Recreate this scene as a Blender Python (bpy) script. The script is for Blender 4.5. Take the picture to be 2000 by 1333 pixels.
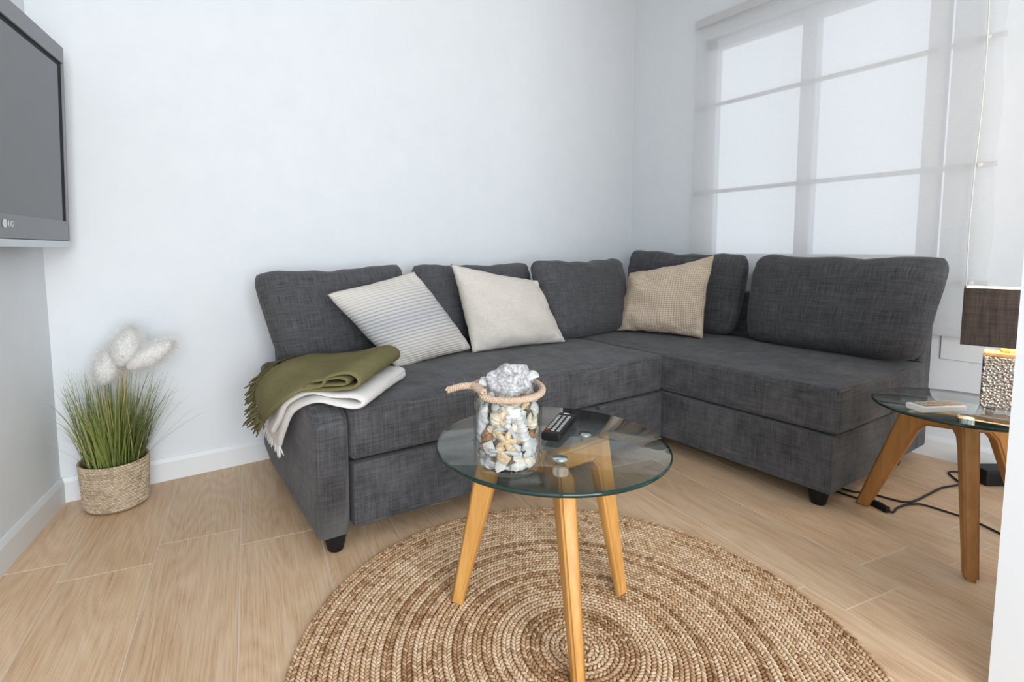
import bpy, bmesh, math, random
from mathutils import Vector, Matrix, Euler, noise
random.seed(7)
for o in list(bpy.data.objects): bpy.data.objects.remove(o, do_unlink=True)
SC = bpy.context.scene; COL = SC.collection
V = Vector; pi = math.pi

# ------------------------------------------------------------ camera
cam = bpy.data.cameras.new('camera'); co = bpy.data.objects.new('camera', cam); COL.objects.link(co)
r_ = V((0.84322834, -0.53751531, -0.00657741)); u_ = V((0.05209699, 0.06953686, 0.99621811)); f_ = V((0.53502511, 0.84038201, -0.08663838))
m = Matrix((r_, u_, -f_)).transposed().to_4x4(); m.translation = V((-0.38305, -2.28543, 0.88718)); co.matrix_world = m
cam.sensor_width = 36.0; cam.lens = 1028.108 / 2000 * 36; cam.shift_x = 71.878 / 2000; cam.shift_y = -91.063 / 2000
cam.clip_start = 0.02; SC.camera = co

# ------------------------------------------------------------ world, daylight, exposure
w = bpy.data.worlds.new('world'); SC.world = w; w.use_nodes = True
w.node_tree.nodes['Background'].inputs[0].default_value = (0.88, 0.925, 1.0, 1); w.node_tree.nodes['Background'].inputs[1].default_value = 1.10
def area(name, loc, rot, sx, sy, power, col):
    l = bpy.data.lights.new(name, 'AREA'); l.shape = 'RECTANGLE'; l.size = sx; l.size_y = sy; l.energy = power; l.color = col
    o = bpy.data.objects.new(name, l); COL.objects.link(o); o.location = loc; o.rotation_euler = rot; return o
area('daylight_rear_window', (-0.50, -4.62, 1.30), (pi / 2, 0, 0), 2.0, 2.1, 108, (0.90, 0.95, 1.0))
SC.view_settings.view_transform = 'Standard'; SC.view_settings.look = 'None'; SC.view_settings.exposure = 0.0; SC.view_settings.gamma = 1.0
SC.view_settings.use_curve_mapping = False

# ------------------------------------------------------------ materials
MATS = {}
class NT:
    def __init__(s, name):
        s.m = bpy.data.materials.new(name); s.m.use_nodes = True; s.t = s.m.node_tree; s.n = s.t.nodes; s.l = s.t.links
        s.b = s.n['Principled BSDF']; s.out = s.n['Material Output']; MATS[name] = s.m
    def add(s, t, **k):
        n = s.n.new(t)
        for a, v in k.items(): setattr(n, a, v)
        return n
    def link(s, a, b): s.l.new(a, b)
    def coord(s, scale=(1, 1, 1), src='Object', rnd=False):
        c = s.add('ShaderNodeTexCoord'); mp = s.add('ShaderNodeMapping'); mp.inputs['Scale'].default_value = scale
        o = c.outputs[src]
        if rnd:
            oi = s.add('ShaderNodeObjectInfo'); mu = s.add('ShaderNodeMath', operation='MULTIPLY'); mu.inputs[1].default_value = 37.0
            s.link(oi.outputs['Random'], mu.inputs[0]); ad = s.add('ShaderNodeVectorMath', operation='ADD'); s.link(o, ad.inputs[0]); s.link(mu.outputs[0], ad.inputs[1]); o = ad.outputs[0]
        s.link(o, mp.inputs['Vector']); return mp.outputs[0]
    def noise(s, vec, scale=5, detail=4, rough=.6, dist=0):
        n = s.add('ShaderNodeTexNoise'); n.inputs['Scale'].default_value = scale; n.inputs['Detail'].default_value = detail
        n.inputs['Roughness'].default_value = rough; n.inputs['Distortion'].default_value = dist; s.link(vec, n.inputs['Vector']); return n.outputs['Fac']
    def ramp(s, fac, stops):
        r = s.add('ShaderNodeValToRGB'); e = r.color_ramp.elements
        while len(e) < len(stops): e.new(.5)
        for i, (p, c) in enumerate(stops): e[i].position = p; e[i].color = (*c, 1)
        s.link(fac, r.inputs[0]); return r.outputs[0]
    def math(s, op, a, b=None):
        n = s.add('ShaderNodeMath', operation=op)
        for i, x in enumerate((a, b)):
            if x is None: continue
            if isinstance(x, (int, float)): n.inputs[i].default_value = x
            else: s.link(x, n.inputs[i])
        return n.outputs[0]
    def mix(s, fac, a, b, mode='MIX'):
        n = s.add('ShaderNodeMix', data_type='RGBA', blend_type=mode)
        for k, x in (('Factor', fac), ('A', a), ('B', b)):
            i = [q for q in n.inputs if q.name == k and (q.type == 'VALUE' if k == 'Factor' else q.type == 'RGBA')][0]
            if isinstance(x, (int, float)): i.default_value = x
            elif isinstance(x, tuple): i.default_value = (*x, 1)
            else: s.link(x, i)
        return [q for q in n.outputs if q.type == 'RGBA'][0]
    def bump(s, h, strength=.3, dist=.002):
        b = s.add('ShaderNodeBump'); b.inputs['Strength'].default_value = strength; b.inputs['Distance'].default_value = dist
        s.link(h, b.inputs['Height']); s.link(b.outputs[0], s.b.inputs['Normal'])
    def base(s, c, rough=.6, metal=0, spec=None):
        if isinstance(c, tuple): s.b.inputs['Base Color'].default_value = (*c, 1)
        else: s.link(c, s.b.inputs['Base Color'])
        s.b.inputs['Roughness'].default_value = rough; s.b.inputs['Metallic'].default_value = metal
        if spec is not None: s.b.inputs['Specular IOR Level'].default_value = spec
def plain(name, c, rough=.5, metal=0, spec=None):
    t = NT(name); t.base(c, rough, metal, spec); return t

t = NT('wall'); n = t.noise(t.coord(), 9, 5); t.base(t.ramp(n, [(.3, (.765, .80, .825)), (.7, (.795, .825, .85))]), .75); t.bump(t.noise(t.coord(), 60, 3), .08, .002)
plain('trim', (.80, .82, .83), .4); plain('ceiling', (.82, .83, .84), .8); plain('grout', (.70, .59, .47), .95, 0, .1); plain('jamb', (.74, .77, .80), .5)
# oak-look plank
t = NT('plank'); vec = t.coord((1, 1, 1), rnd=True)
def mapv(t, vec, sc):
    mp = t.add('ShaderNodeMapping'); mp.inputs['Scale'].default_value = sc; t.link(vec, mp.inputs['Vector']); return mp.outputs[0]
ring = t.noise(mapv(t, vec, (4.2, .75, 1)), 1, 2, .45, .2)
ringm = t.math('FRACT', t.math('MULTIPLY', ring, 26.0)); ringp = t.math('ABSOLUTE', t.math('SUBTRACT', ringm, .5))
fine = t.noise(mapv(t, vec, (330, 7, 1)), 1, 4, .7); blot = t.noise(mapv(t, vec, (9, 2.2, 1)), 1, 4, .65)
mixf = t.math('ADD', t.math('MULTIPLY', ringp, .20), t.math('ADD', t.math('MULTIPLY', fine, .78), t.math('MULTIPLY', blot, .42)))
colr = t.ramp(mixf, [(.40, (.49, .295, .165)), (.62, (.71, .48, .295)), (.85, (.82, .63, .43))])
oi = t.add('ShaderNodeObjectInfo'); br = t.math('ADD', t.math('MULTIPLY', oi.outputs['Random'], .18), .86)
t.base(t.mix(1.0, colr, t.mix(br, (0, 0, 0), (1, 1, 1)), 'MULTIPLY'), .42, 0, .35); t.bump(fine, .12, .001)
# grey sofa weave
def weave(name, lo, hi, rough=.9):
    t = NT(name); a = t.noise(t.coord((9, 9, 300)), 1, 4, .75); b = t.noise(t.coord((300, 9, 9)), 1, 4, .75); c = t.noise(t.coord((9, 300, 9)), 1, 4, .75)
    s_ = t.math('DIVIDE', t.math('ADD', t.math('ADD', a, b), c), 3.0)
    t.base(t.ramp(s_, [(.38, lo), (.62, hi)]), rough, 0, .15); t.bump(s_, .25, .001); t.b.inputs['Sheen Weight'].default_value = .12; return t
weave('sofa_fabric', (.028, .028, .0305), (.132, .131, .138))
t = NT('cushion_fabric'); uvc = lambda sc: t.coord(sc, 'UV', True)
a = t.noise(uvc((7, 140, 1)), 1, 4, .75); b = t.noise(uvc((210, 5, 1)), 1, 4, .75); s_ = t.math('DIVIDE', t.math('ADD', a, b), 2.0)
t.base(t.ramp(s_, [(.36, (.028, .028, .0305)), (.64, (.132, .131, .138))]), .9, 0, .15); t.bump(s_, .25, .001); t.b.inputs['Sheen Weight'].default_value = .12
weave('shade_fabric', (.05, .04, .034), (.16, .12, .10))
plain('black_plastic', (.007, .007, .008), .5, 0, .3); plain('black_rubber', (.010, .010, .011), .6)
t = NT('cream_linen'); n = t.noise(t.coord((30, 30, 300)), 1, 3); n2 = t.noise(t.coord((300, 300, 30)), 1, 3); n3 = t.math('MULTIPLY', t.math('ADD', n, n2), .5)
t.base(t.ramp(n3, [(.35, (.60, .55, .49)), (.65, (.71, .665, .605))]), .95, 0, .1); t.bump(n3, .2, .001)
# striped cover: lines and a grey-blue band across local v (UV)
t = NT('stripe_cover'); uv = t.add('ShaderNodeUVMap'); sp = t.add('ShaderNodeSeparateXYZ'); t.link(uv.outputs[0], sp.inputs[0])
vv = sp.outputs['Y']; lines = t.math('SINE', t.math('MULTIPLY', vv, 2 * pi * 32)); lm = t.math('GREATER_THAN', lines, .45)
band = t.math('SUBTRACT', 1.0, t.math('MULTIPLY', t.math('ABSOLUTE', t.math('SUBTRACT', vv, .50)), 2.2))
amt = t.math('MULTIPLY', t.math('MAXIMUM', band, 0.0), 1.0)
groundc = t.mix(t.math('MULTIPLY', t.math('POWER', amt, 2.0), .62), (.68, .64, .58), (.42, .45, .50))
t.base(t.mix(t.math('MULTIPLY', lm, t.math('MINIMUM', t.math('MULTIPLY', amt, 1.1), .8)), groundc, (.33, .33, .355)), .95, 0, .1); t.bump(lines, .35, .002)
# beige waffle cover
t = NT('waffle_cover'); uv = t.add('ShaderNodeUVMap'); sp = t.add('ShaderNodeSeparateXYZ'); t.link(uv.outputs[0], sp.inputs[0])
wa = t.math('ABSOLUTE', t.math('SINE', t.math('MULTIPLY', sp.outputs['X'], pi * 40))); wb = t.math('ABSOLUTE', t.math('SINE', t.math('MULTIPLY', sp.outputs['Y'], pi * 44)))
ww = t.math('MULTIPLY', wa, wb); t.base(t.ramp(ww, [(0, (.50, .39, .28)), (.5, (.76, .62, .485)), (1, (.84, .71, .575))]), .95, 0, .1); t.bump(ww, .6, .003)
def cloth(name, lo, hi, sc=250):
    t = NT(name); n = t.noise(t.coord(), sc, 3); n2 = t.noise(t.coord(), 7, 3); k = t.math('ADD', t.math('MULTIPLY', n, .6), t.math('MULTIPLY', n2, .4))
    t.base(t.ramp(k, [(.35, lo), (.65, hi)]), .95, 0, .1); t.bump(n, .35, .0015); return t
cloth('olive_cloth', (.145, .128, .056), (.225, .202, .098)); cloth('white_cloth', (.68, .66, .63), (.80, .78, .755)); cloth('fringe_olive', (.10, .082, .038), (.18, .155, .08))
# table oak
t = NT('oak'); n = t.noise(t.coord((60, 60, 4)), 1, 4, .6, .4); t.base(t.ramp(n, [(.3, (.54, .25, .062)), (.7, (.72, .385, .115))]), .4, 0, .4)
t = NT('oak_warm'); n = t.noise(t.coord((60, 60, 4)), 1, 4, .6, .4); t.base(t.ramp(n, [(.3, (.38, .165, .045)), (.7, (.52, .25, .08))]), .4, 0, .4)
plain('chrome', (.75, .77, .80), .16, 1.0)
def thin_glass(name, tint, refl=1.0):
    t = NT(name); tr = t.add('ShaderNodeBsdfTransparent'); tr.inputs[0].default_value = (*tint, 1); gl = t.add('ShaderNodeBsdfGlossy'); gl.inputs['Roughness'].default_value = .01
    lw = t.add('ShaderNodeLayerWeight'); mx = t.add('ShaderNodeMixShader')
    t.link(t.math('MULTIPLY', t.math('ADD', .04, t.math('MULTIPLY', t.math('POWER', lw.outputs['Facing'], 5.0), .96)), refl), mx.inputs[0]); t.link(tr.outputs[0], mx.inputs[1]); t.link(gl.outputs[0], mx.inputs[2]); t.link(mx.outputs[0], t.out.inputs[0])
    t.n.remove(t.b); return t
thin_glass('table_glass', (.90, .945, .935), 1.25); thin_glass('jar_glass', (.965, .98, .975)); thin_glass('pane_glass', (.97, .98, .98), .6)
t = NT('glass_rim'); t.base((.002, .026, .021), .06, 0, .6)
plain('pad_clear', (.80, .87, .90), .12, .85)
# sheer blind fabric
t = NT('sheer'); tr = t.add('ShaderNodeBsdfTransparent'); tr.inputs[0].default_value = (1, 1, 1, 1); tl = t.add('ShaderNodeBsdfTranslucent'); tl.inputs[0].default_value = (.92, .92, .92, 1)
df = t.add('ShaderNodeBsdfDiffuse'); df.inputs[0].default_value = (.86, .87, .87, 1); m1 = t.add('ShaderNodeMixShader'); m1.inputs[0].default_value = .5; t.link(tl.outputs[0], m1.inputs[1]); t.link(df.outputs[0], m1.inputs[2])
m2 = t.add('ShaderNodeMixShader'); wv = t.noise(t.coord((40, 40, 700)), 1, 2); fac = t.math('ADD', t.math('MULTIPLY', wv, .12), .52); t.link(fac, m2.inputs[0]); t.link(tr.outputs[0], m2.inputs[1]); t.link(m1.outputs[0], m2.inputs[2]); t.link(m2.outputs[0], t.out.inputs[0]); t.n.remove(t.b)
t = NT('blind_bar'); d1 = t.add('ShaderNodeBsdfDiffuse'); d1.inputs[0].default_value = (.86, .86, .86, 1); t1_ = t.add('ShaderNodeBsdfTranslucent'); t1_.inputs[0].default_value = (.9, .9, .9, 1); m3 = t.add('ShaderNodeMixShader'); m3.inputs[0].default_value = .5; t.link(d1.outputs[0], m3.inputs[1]); t.link(t1_.outputs[0], m3.inputs[2]); t.link(m3.outputs[0], t.out.inputs[0]); plain('cord', (.85, .84, .78), .7); plain('window_frame', (.80, .80, .82), .4)
# tv
plain('tv_silver', (.24, .245, .255), .38, .35); plain('tv_lip', (.55, .57, .60), .2, .8); plain('tv_black', (.004, .004, .006), .5, 0, .15); plain('tv_screen', (.17, .18, .19), .45, 0, .8); plain('tv_logo', (.75, .75, .76), .4); plain('tv_back', (.03, .03, .032), .6)
# jute
def jute(name, stops):
    t = NT(name); at = t.add('ShaderNodeAttribute', attribute_name='tone'); n = t.noise(t.coord(), 380, 3); n2 = t.noise(t.coord(), 8, 3, .6)
    k = t.math('ADD', t.math('ADD', t.math('MULTIPLY', at.outputs['Fac'], .55), t.math('MULTIPLY', n, .25)), t.math('MULTIPLY', n2, .35)); t.base(t.ramp(k, stops), .9, 0, .1); return t
jute('jute', [(.22, (.23, .105, .045)), (.45, (.48, .295, .16)), (.66, (.66, .455, .28)), (.9, (.78, .60, .42))])
jute('basket_jute', [(.25, (.34, .25, .165)), (.5, (.52, .41, .29)), (.75, (.68, .57, .43))])
plain('soil', (.05, .04, .025), 1)
t = NT('grass'); at = t.add('ShaderNodeAttribute', attribute_name='tone'); t.base(t.ramp(at.outputs['Fac'], [(0, (.07, .11, .022)), (.5, (.20, .25, .055)), (.85, (.42, .40, .14)), (1, (.50, .44, .22))]), .5)
t = NT('plume'); dfp = t.add('ShaderNodeBsdfDiffuse'); dfp.inputs[0].default_value = (.90, .89, .86, 1); tlp = t.add('ShaderNodeBsdfTranslucent'); tlp.inputs[0].default_value = (.90, .89, .86, 1); mp_ = t.add('ShaderNodeMixShader'); mp_.inputs[0].default_value = .12; t.link(dfp.outputs[0], mp_.inputs[1]); t.link(tlp.outputs[0], mp_.inputs[2]); t.link(mp_.outputs[0], t.out.inputs[0])
t = NT('plume_fibre'); dfp = t.add('ShaderNodeBsdfDiffuse'); dfp.inputs[0].default_value = (.93, .92, .90, 1); tlp = t.add('ShaderNodeBsdfTranslucent'); tlp.inputs[0].default_value = (.93, .92, .90, 1); trp = t.add('ShaderNodeBsdfTransparent'); mp_ = t.add('ShaderNodeMixShader'); mp_.inputs[0].default_value = .5; t.link(dfp.outputs[0], mp_.inputs[1]); t.link(tlp.outputs[0], mp_.inputs[2]); mq = t.add('ShaderNodeMixShader'); mq.inputs[0].default_value = .45; t.link(mp_.outputs[0], mq.inputs[1]); t.link(trp.outputs[0], mq.inputs[2]); t.link(mq.outputs[0], t.out.inputs[0])
plain('stem', (.62, .42, .20), .6)
# rope, shells
t = NT('rope'); n = t.noise(t.coord(), 420, 3); t.base(t.ramp(n, [(.3, (.42, .29, .20)), (.7, (.70, .55, .42))]), .95); t.bump(n, .5, .002)
def shell(name, lo, hi, sc=90):
    t = NT(name); n = t.noise(t.coord((1, 1, 1), rnd=True), sc, 4); t.base(t.ramp(n, [(.35, lo), (.65, hi)]), .55); t.bump(n, .3, .002); return t
shell('shell_white', (.52, .50, .49), (.74, .73, .725)); shell('shell_grey', (.34, .35, .38), (.58, .60, .64), 60); shell('shell_tan', (.50, .34, .19), (.76, .60, .40)); shell('shell_brown', (.20, .085, .035), (.42, .21, .10)); shell('shell_cream', (.60, .50, .37), (.80, .73, .62))
shell('oyster', (.26, .24, .24), (.66, .66, .68), 150)
# lamp
t = NT('hammered'); vo = t.add('ShaderNodeTexVoronoi'); vo.inputs['Scale'].default_value = 130; t.link(t.coord(), vo.inputs['Vector']); t.base((.60, .55, .50), .18, 1.0); t.bump(vo.outputs['Distance'], .9, .006)
plain('lamp_wood', (.62, .38, .17), .5); plain('lamp_brass', (.75, .50, .20), .3, 1.0); plain('shade_lining', (.85, .80, .72), .8)
t = NT('bulb'); t.b.inputs['Emission Color'].default_value = (1, .72, .42, 1); t.b.inputs['Emission Strength'].default_value = 14; t.base((.9, .9, .85), .5)
plain('white_plastic', (.80, .80, .79), .35); plain('remote_screen', (.32, .28, .20), .3); plain('button_grey', (.45, .45, .44), .5); plain('button_pale', (.62, .56, .44), .5); plain('button_red', (.45, .03, .03), .5); plain('button_green', (.35, .55, .05), .5); plain('button_orange', (.75, .36, .20), .5); plain('print_white', (.8, .8, .8), .5)

# ------------------------------------------------------------ mesh helpers
def setp(o, label=None, cat=None, group=None, kind=None):
    if label: o['label'] = label
    if cat: o['category'] = cat
    if group: o['group'] = group
    if kind: o['kind'] = kind
    return o
def mesh_obj(name, verts, faces, mat, parent=None, smooth=True, origin=None, mats=None, fmat=None, uvs=None, tone=None):
    verts = [V(v) for v in verts]
    if origin is None:
        xs = [v.x for v in verts]; ys = [v.y for v in verts]; zs = [v.z for v in verts]
        origin = V(((min(xs) + max(xs)) / 2, (min(ys) + max(ys)) / 2, min(zs)))
    else: origin = V(origin)
    me = bpy.data.meshes.new(name); me.from_pydata([v - origin for v in verts], [], faces)
    for k in (mats or [mat]): me.materials.append(MATS[k])
    if fmat: me.polygons.foreach_set('material_index', fmat)
    if smooth: me.polygons.foreach_set('use_smooth', [True] * len(me.polygons))
    if uvs:
        l = me.uv_layers.new(name='UVMap'); l.data.foreach_set('uv', [c for lp in me.loops for c in uvs[lp.vertex_index]])
    if tone:
        a = me.attributes.new('tone', 'FLOAT', 'POINT'); a.data.foreach_set('value', tone)
    me.update(); o = bpy.data.objects.new(name, me); COL.objects.link(o); place(o, origin, parent); return o
def wloc(p):
    return p.location.copy() + (wloc(p.parent) if p.parent else V((0, 0, 0)))
def place(o, loc, parent):
    if parent: o.parent = parent; o.location = V(loc) - wloc(parent)
    else: o.location = V(loc)
def empty(name, loc, label, cat, group=None):
    o = bpy.data.objects.new(name, None); o.empty_display_size = .05; COL.objects.link(o); o.location = loc; return setp(o, label, cat, group)
def bm_obj(name, bm, mat, parent=None, smooth=False, origin=None, wn=False):
    bmesh.ops.recalc_face_normals(bm, faces=bm.faces[:]); bm.verts.index_update()
    vs = [v.co.copy() for v in bm.verts]; fs = [[v.index for v in f.verts] for f in bm.faces]; bm.free()
    o = mesh_obj(name, vs, fs, mat, parent, smooth, origin)
    if wn: md = o.modifiers.new('wn', 'WEIGHTED_NORMAL'); md.keep_sharp = False
    return o
def box_into(bm, c, ax, ay, az, r=0, seg=3):
    vs = [bm.verts.new(V(c) + V(ax) * i + V(ay) * j + V(az) * k) for i in (-1, 1) for j in (-1, 1) for k in (-1, 1)]
    fs = [bm.faces.new([vs[i] for i in q]) for q in ((0, 1, 3, 2), (4, 6, 7, 5), (0, 4, 5, 1), (2, 3, 7, 6), (0, 2, 6, 4), (1, 5, 7, 3))]
    bmesh.ops.recalc_face_normals(bm, faces=fs)
    if r:
        es = list({e for f in fs for e in f.edges}); bmesh.ops.bevel(bm, geom=es, offset=r, segments=seg, affect='EDGES', profile=.5)
def rbox(name, lo, hi, mat, r=.01, seg=3, parent=None, wn=True, origin=None):
    bm = bmesh.new(); c = (V(lo) + V(hi)) / 2; h = (V(hi) - V(lo)) / 2
    box_into(bm, c, (h.x, 0, 0), (0, h.y, 0), (0, 0, h.z), r, seg); return bm_obj(name, bm, mat, parent, bool(r), origin, wn and bool(r))
def obox(name, c, ax, ay, az, mat, r=.0, seg=2, parent=None, origin=None):
    bm = bmesh.new(); box_into(bm, c, ax, ay, az, r, seg); return bm_obj(name, bm, mat, parent, bool(r), origin, bool(r))
def catmull(P, n):
    P = [V(p) for p in P]; out = []; m_ = len(P) - 1
    for i in range(n + 1):
        s = i / n * m_; k = min(int(s), m_ - 1); t_ = s - k; a = P[max(k - 1, 0)]; b = P[k]; c = P[k + 1]; d = P[min(k + 2, m_)]
        out.append(.5 * ((2 * b) + (c - a) * t_ + (2 * a - 5 * b + 4 * c - d) * t_ ** 2 + (3 * b - a - 3 * c + d) * t_ ** 3))
    return out
def tube_data(P, rad, n=8, vs=None, fs=None, cap=True):
    vs = [] if vs is None else vs; fs = [] if fs is None else fs; base = len(vs); N = len(P)
    tang = [(P[min(i + 1, N - 1)] - P[max(i - 1, 0)]).normalized() for i in range(N)]
    up = V((0, 0, 1)) if abs(tang[0].z) < .9 else V((1, 0, 0)); x = tang[0].cross(up).normalized()
    for i in range(N):
        x = (x - tang[i] * x.dot(tang[i])).normalized(); y = tang[i].cross(x); r = rad(i / (N - 1)) if callable(rad) else rad
        for k in range(n): a = 2 * pi * k / n; vs.append(P[i] + x * (r * math.cos(a)) + y * (r * math.sin(a)))
    for i in range(N - 1):
        for k in range(n): a = base + i * n + k; b = base + i * n + (k + 1) % n; fs.append((a, b, b + n, a + n))
    if cap: fs.append(tuple(base + k for k in range(n))[::-1]); fs.append(tuple(base + (N - 1) * n + k for k in range(n)))
    return vs, fs
def tube(name, P, rad, mat, n=8, parent=None, samples=None):
    P = catmull(P, samples) if samples else [V(p) for p in P]; vs, fs = tube_data(P, rad, n); return mesh_obj(name, vs, fs, mat, parent)
def lathe(name, prof, mat, c, n=40, parent=None, mats=None, fm=None, capb=False, capt=False):
    vs = []; fs = []; fmt = []
    for (r, z) in prof:
        for k in range(n): a = 2 * pi * k / n; vs.append((c[0] + r * math.cos(a), c[1] + r * math.sin(a), c[2] + z))
    for i in range(len(prof) - 1):
        for k in range(n): a = i * n + k; b = i * n + (k + 1) % n; fs.append((a, b, b + n, a + n)); fmt.append(fm[i] if fm else 0)
    if capb: fs.append(tuple(range(n))[::-1]); fmt.append(0)
    if capt: fs.append(tuple((len(prof) - 1) * n + k for k in range(n))); fmt.append(0)
    return mesh_obj(name, vs, fs, mat, parent, True, None, mats, fmt if fm else None)
def pillow(name, BL, BR, TR, TL, th, mat, parent=None, n=30, pinch=.0, rnd=.04, p=2.2, q=.5, wr=.006, seed=0, front=None, sag=0):
    """cushion over four corner points; p,q shape the thickness profile (large p = boxy)"""
    BL, BR, TR, TL = map(V, (BL, BR, TR, TL)); nrm = ((BR - BL) + (TR - TL)).cross((TL - BL) + (TR - BR)).normalized()
    if front is not None and nrm.dot(V(front)) < 0: nrm = -nrm
    vs = []; uv = []; idx = {}; fs = []
    for side in (1, -1):
        for j in range(n + 1):
            for i in range(n + 1):
                edge = i in (0, n) or j in (0, n)
                if side == -1 and edge: continue
                a = -math.cos(pi * i / n) * .35 + (2 * i / n - 1) * .65; b = -math.cos(pi * j / n) * .35 + (2 * j / n - 1) * .65
                x = a * (1 - pinch * (1 - b * b) * a * a) * (1 - rnd * abs(b) ** 6); y = b * (1 - pinch * (1 - a * a) * b * b) * (1 - rnd * abs(a) ** 6)
                s = (x + 1) / 2; t_ = (y + 1) / 2; P_ = BL * (1 - s) * (1 - t_) + BR * s * (1 - t_) + TR * s * t_ + TL * (1 - s) * t_
                h = th * (max(0, 1 - abs(a) ** p) * max(0, 1 - abs(b) ** p)) ** q; P_ = P_ - V((0, 0, sag * (1 - a * a) ** 1.0 * max(0, b) ** 2)) + V((0, 0, sag * .5 * noise.noise(V((a * 3 + seed, 1.7, seed * 2.))) * max(0, b) ** 3))
                nz = noise.noise(V((a * 2.2 + seed * 7.3, b * 2.2, side * 3.1 + seed))) * wr + noise.noise(V((a * 6 + seed * 3.3, b * 6, side * 2 + seed))) * wr * .5 * (a * a + b * b)
                off = nrm * side * max(0, h + (nz if not edge else 0)) 
                if edge: off += nrm * nz * .6 + (V((0, 0, 1)) * noise.noise(V((a * 4, b * 4, seed * 5.))) * wr * .5)
                idx[(side, i, j)] = len(vs); vs.append(P_ + off); uv.append((i / n, j / n))
    for i in range(n + 1):
        for j in range(n + 1):
            if (i in (0, n) or j in (0, n)): idx[(-1, i, j)] = idx[(1, i, j)]
    for side in (1, -1):
        for j in range(n):
            for i in range(n):
                f = [idx[(side, i, j)], idx[(side, i + 1, j)], idx[(side, i + 1, j + 1)], idx[(side, i, j + 1)]]; f = f if side == 1 else f[::-1]; fs.append(f)
    o = mesh_obj(name, vs, fs, mat, parent, True, None, uvs=uv)
    return o
def sheet(name, rows, th, mat, parent=None, nu=40, nv=14, wr=.002, seed=0):
    """thick cloth through rows of control points (each row front..back)"""
    R_ = [catmull(r, nv) for r in rows]; G = [catmull([R_[i][j] for i in range(len(R_))], nu) for j in range(nv + 1)]
    g = lambda i, j: G[min(max(j, 0), nv)][min(max(i, 0), nu)]
    vs = []; fs = []
    def nr(i, j): 
        c_ = (g(i + 1, j) - g(i - 1, j)).cross(g(i, j + 1) - g(i, j - 1)); return c_.normalized() if c_.length > 1e-9 else V((0, 0, 1))
    ring = []
    for s in (1, -1):
        for j in range(nv + 1):
            for i in range(nu + 1):
                e = min(1, .35 + .65 * min(i, nu - i, j, nv - j) / 1.0) if min(i, nu - i, j, nv - j) < 1 else 1
                w_ = noise.noise(g(i, j) * 14 + V((seed, 0, 0))) * wr
                vs.append(g(i, j) + nr(i, j) * (s * th / 2 * e + w_))
    N = (nu + 1) * (nv + 1); id_ = lambda s, i, j: (0 if s > 0 else N) + j * (nu + 1) + i
    for j in range(nv):
        for i in range(nu): fs.append((id_(1, i, j), id_(1, i + 1, j), id_(1, i + 1, j + 1), id_(1, i, j + 1))); fs.append((id_(-1, i, j + 1), id_(-1, i + 1, j + 1), id_(-1, i + 1, j), id_(-1, i, j)))
    for i in range(nu):
        fs.append((id_(-1, i, 0), id_(-1, i + 1, 0), id_(1, i + 1, 0), id_(1, i, 0))); fs.append((id_(1, i, nv), id_(1, i + 1, nv), id_(-1, i + 1, nv), id_(-1, i, nv)))
    for j in range(nv):
        fs.append((id_(1, 0, j), id_(1, 0, j + 1), id_(-1, 0, j + 1), id_(-1, 0, j))); fs.append((id_(-1, nu, j), id_(-1, nu, j + 1), id_(1, nu, j + 1), id_(1, nu, j)))
    return mesh_obj(name, vs, fs, mat, parent), G
def fringe(name, edge, direc, length, mat, parent, n=60, rad=.0017, seed=1):
    rg = random.Random(seed); vs = []; fs = []; E_ = catmull(edge, n)
    for i, p in enumerate(E_):
        for k in range(2):
            d_ = V(direc) + V((rg.uniform(-.35, .35), rg.uniform(-.45, .45), rg.uniform(-.25, .25))); d_.normalize(); L = length * rg.uniform(.6, 1.1); q_ = p + V((rg.uniform(-.003, .003), rg.uniform(-.004, .004), rg.uniform(-.004, .002)))
            sag = V((rg.uniform(-.004, .004), rg.uniform(-.006, .006), -L * rg.uniform(.1, .3)))
            P_ = [q_ - d_ * .006, q_ + d_ * L * .35, q_ + d_ * L * .7 + sag * .4, q_ + d_ * L + sag]; tube_data([V(x) for x in P_], lambda s: rad * (1.25 if .3 < s < .9 else .8), 5, vs, fs)
    return setp(mesh_obj(name, vs, fs, mat, parent), kind='stuff')

# ------------------------------------------------------------ room shell
W = 2.60
LC = V((-.657, .022, 0)); RC = V((2.335, .085, 0)); LD = V((-.2204, -.9754, 0)); RD = V((.041, -.99916, 0)); RN = V((.99916, .041, 0)); LN = V((.9754, -.2204, 0))
def struct(o): return setp(o, kind='structure')
def slab(name, pts, mat, parent=None):   # list of boxes (c, ax, ay, az)
    bm = bmesh.new()
    for p_ in pts: box_into(bm, *p_)
    return struct(bm_obj(name, bm, mat, parent)) if not parent else bm_obj(name, bm, mat, parent)
zc = V((0, 0, W / 2)); zh = V((0, 0, W / 2))
bd = (RC - LC); bl = bd.length; bd.normalize(); bn = V((-bd.y, bd.x, 0))
slab('wall_back', [((LC + RC) / 2 + bn * .06 + zc, bd * (bl / 2 + .12), bn * .06, zh)], 'wall')
def lw_(t0, t1, z0, z1, n0=-.12, n1=0): return (LC + LD * ((t0 + t1) / 2) + LN * ((n0 + n1) / 2) + V((0, 0, (z0 + z1) / 2)), LD * ((t1 - t0) / 2), LN * ((n1 - n0) / 2), V((0, 0, (z1 - z0) / 2)))
slab('wall_left', [lw_(-.1, 5.0, 0, W)], 'wall')
def rw(s0, s1, n0, n1, z0, z1): return (RC + RD * ((s0 + s1) / 2) + RN * ((n0 + n1) / 2) + V((0, 0, (z0 + z1) / 2)), RD * ((s1 - s0) / 2), RN * ((n1 - n0) / 2), V((0, 0, (z1 - z0) / 2)))
OS0, OS1, OZ0, OZ1 = .48, 1.564, .80, 2.04
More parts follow.
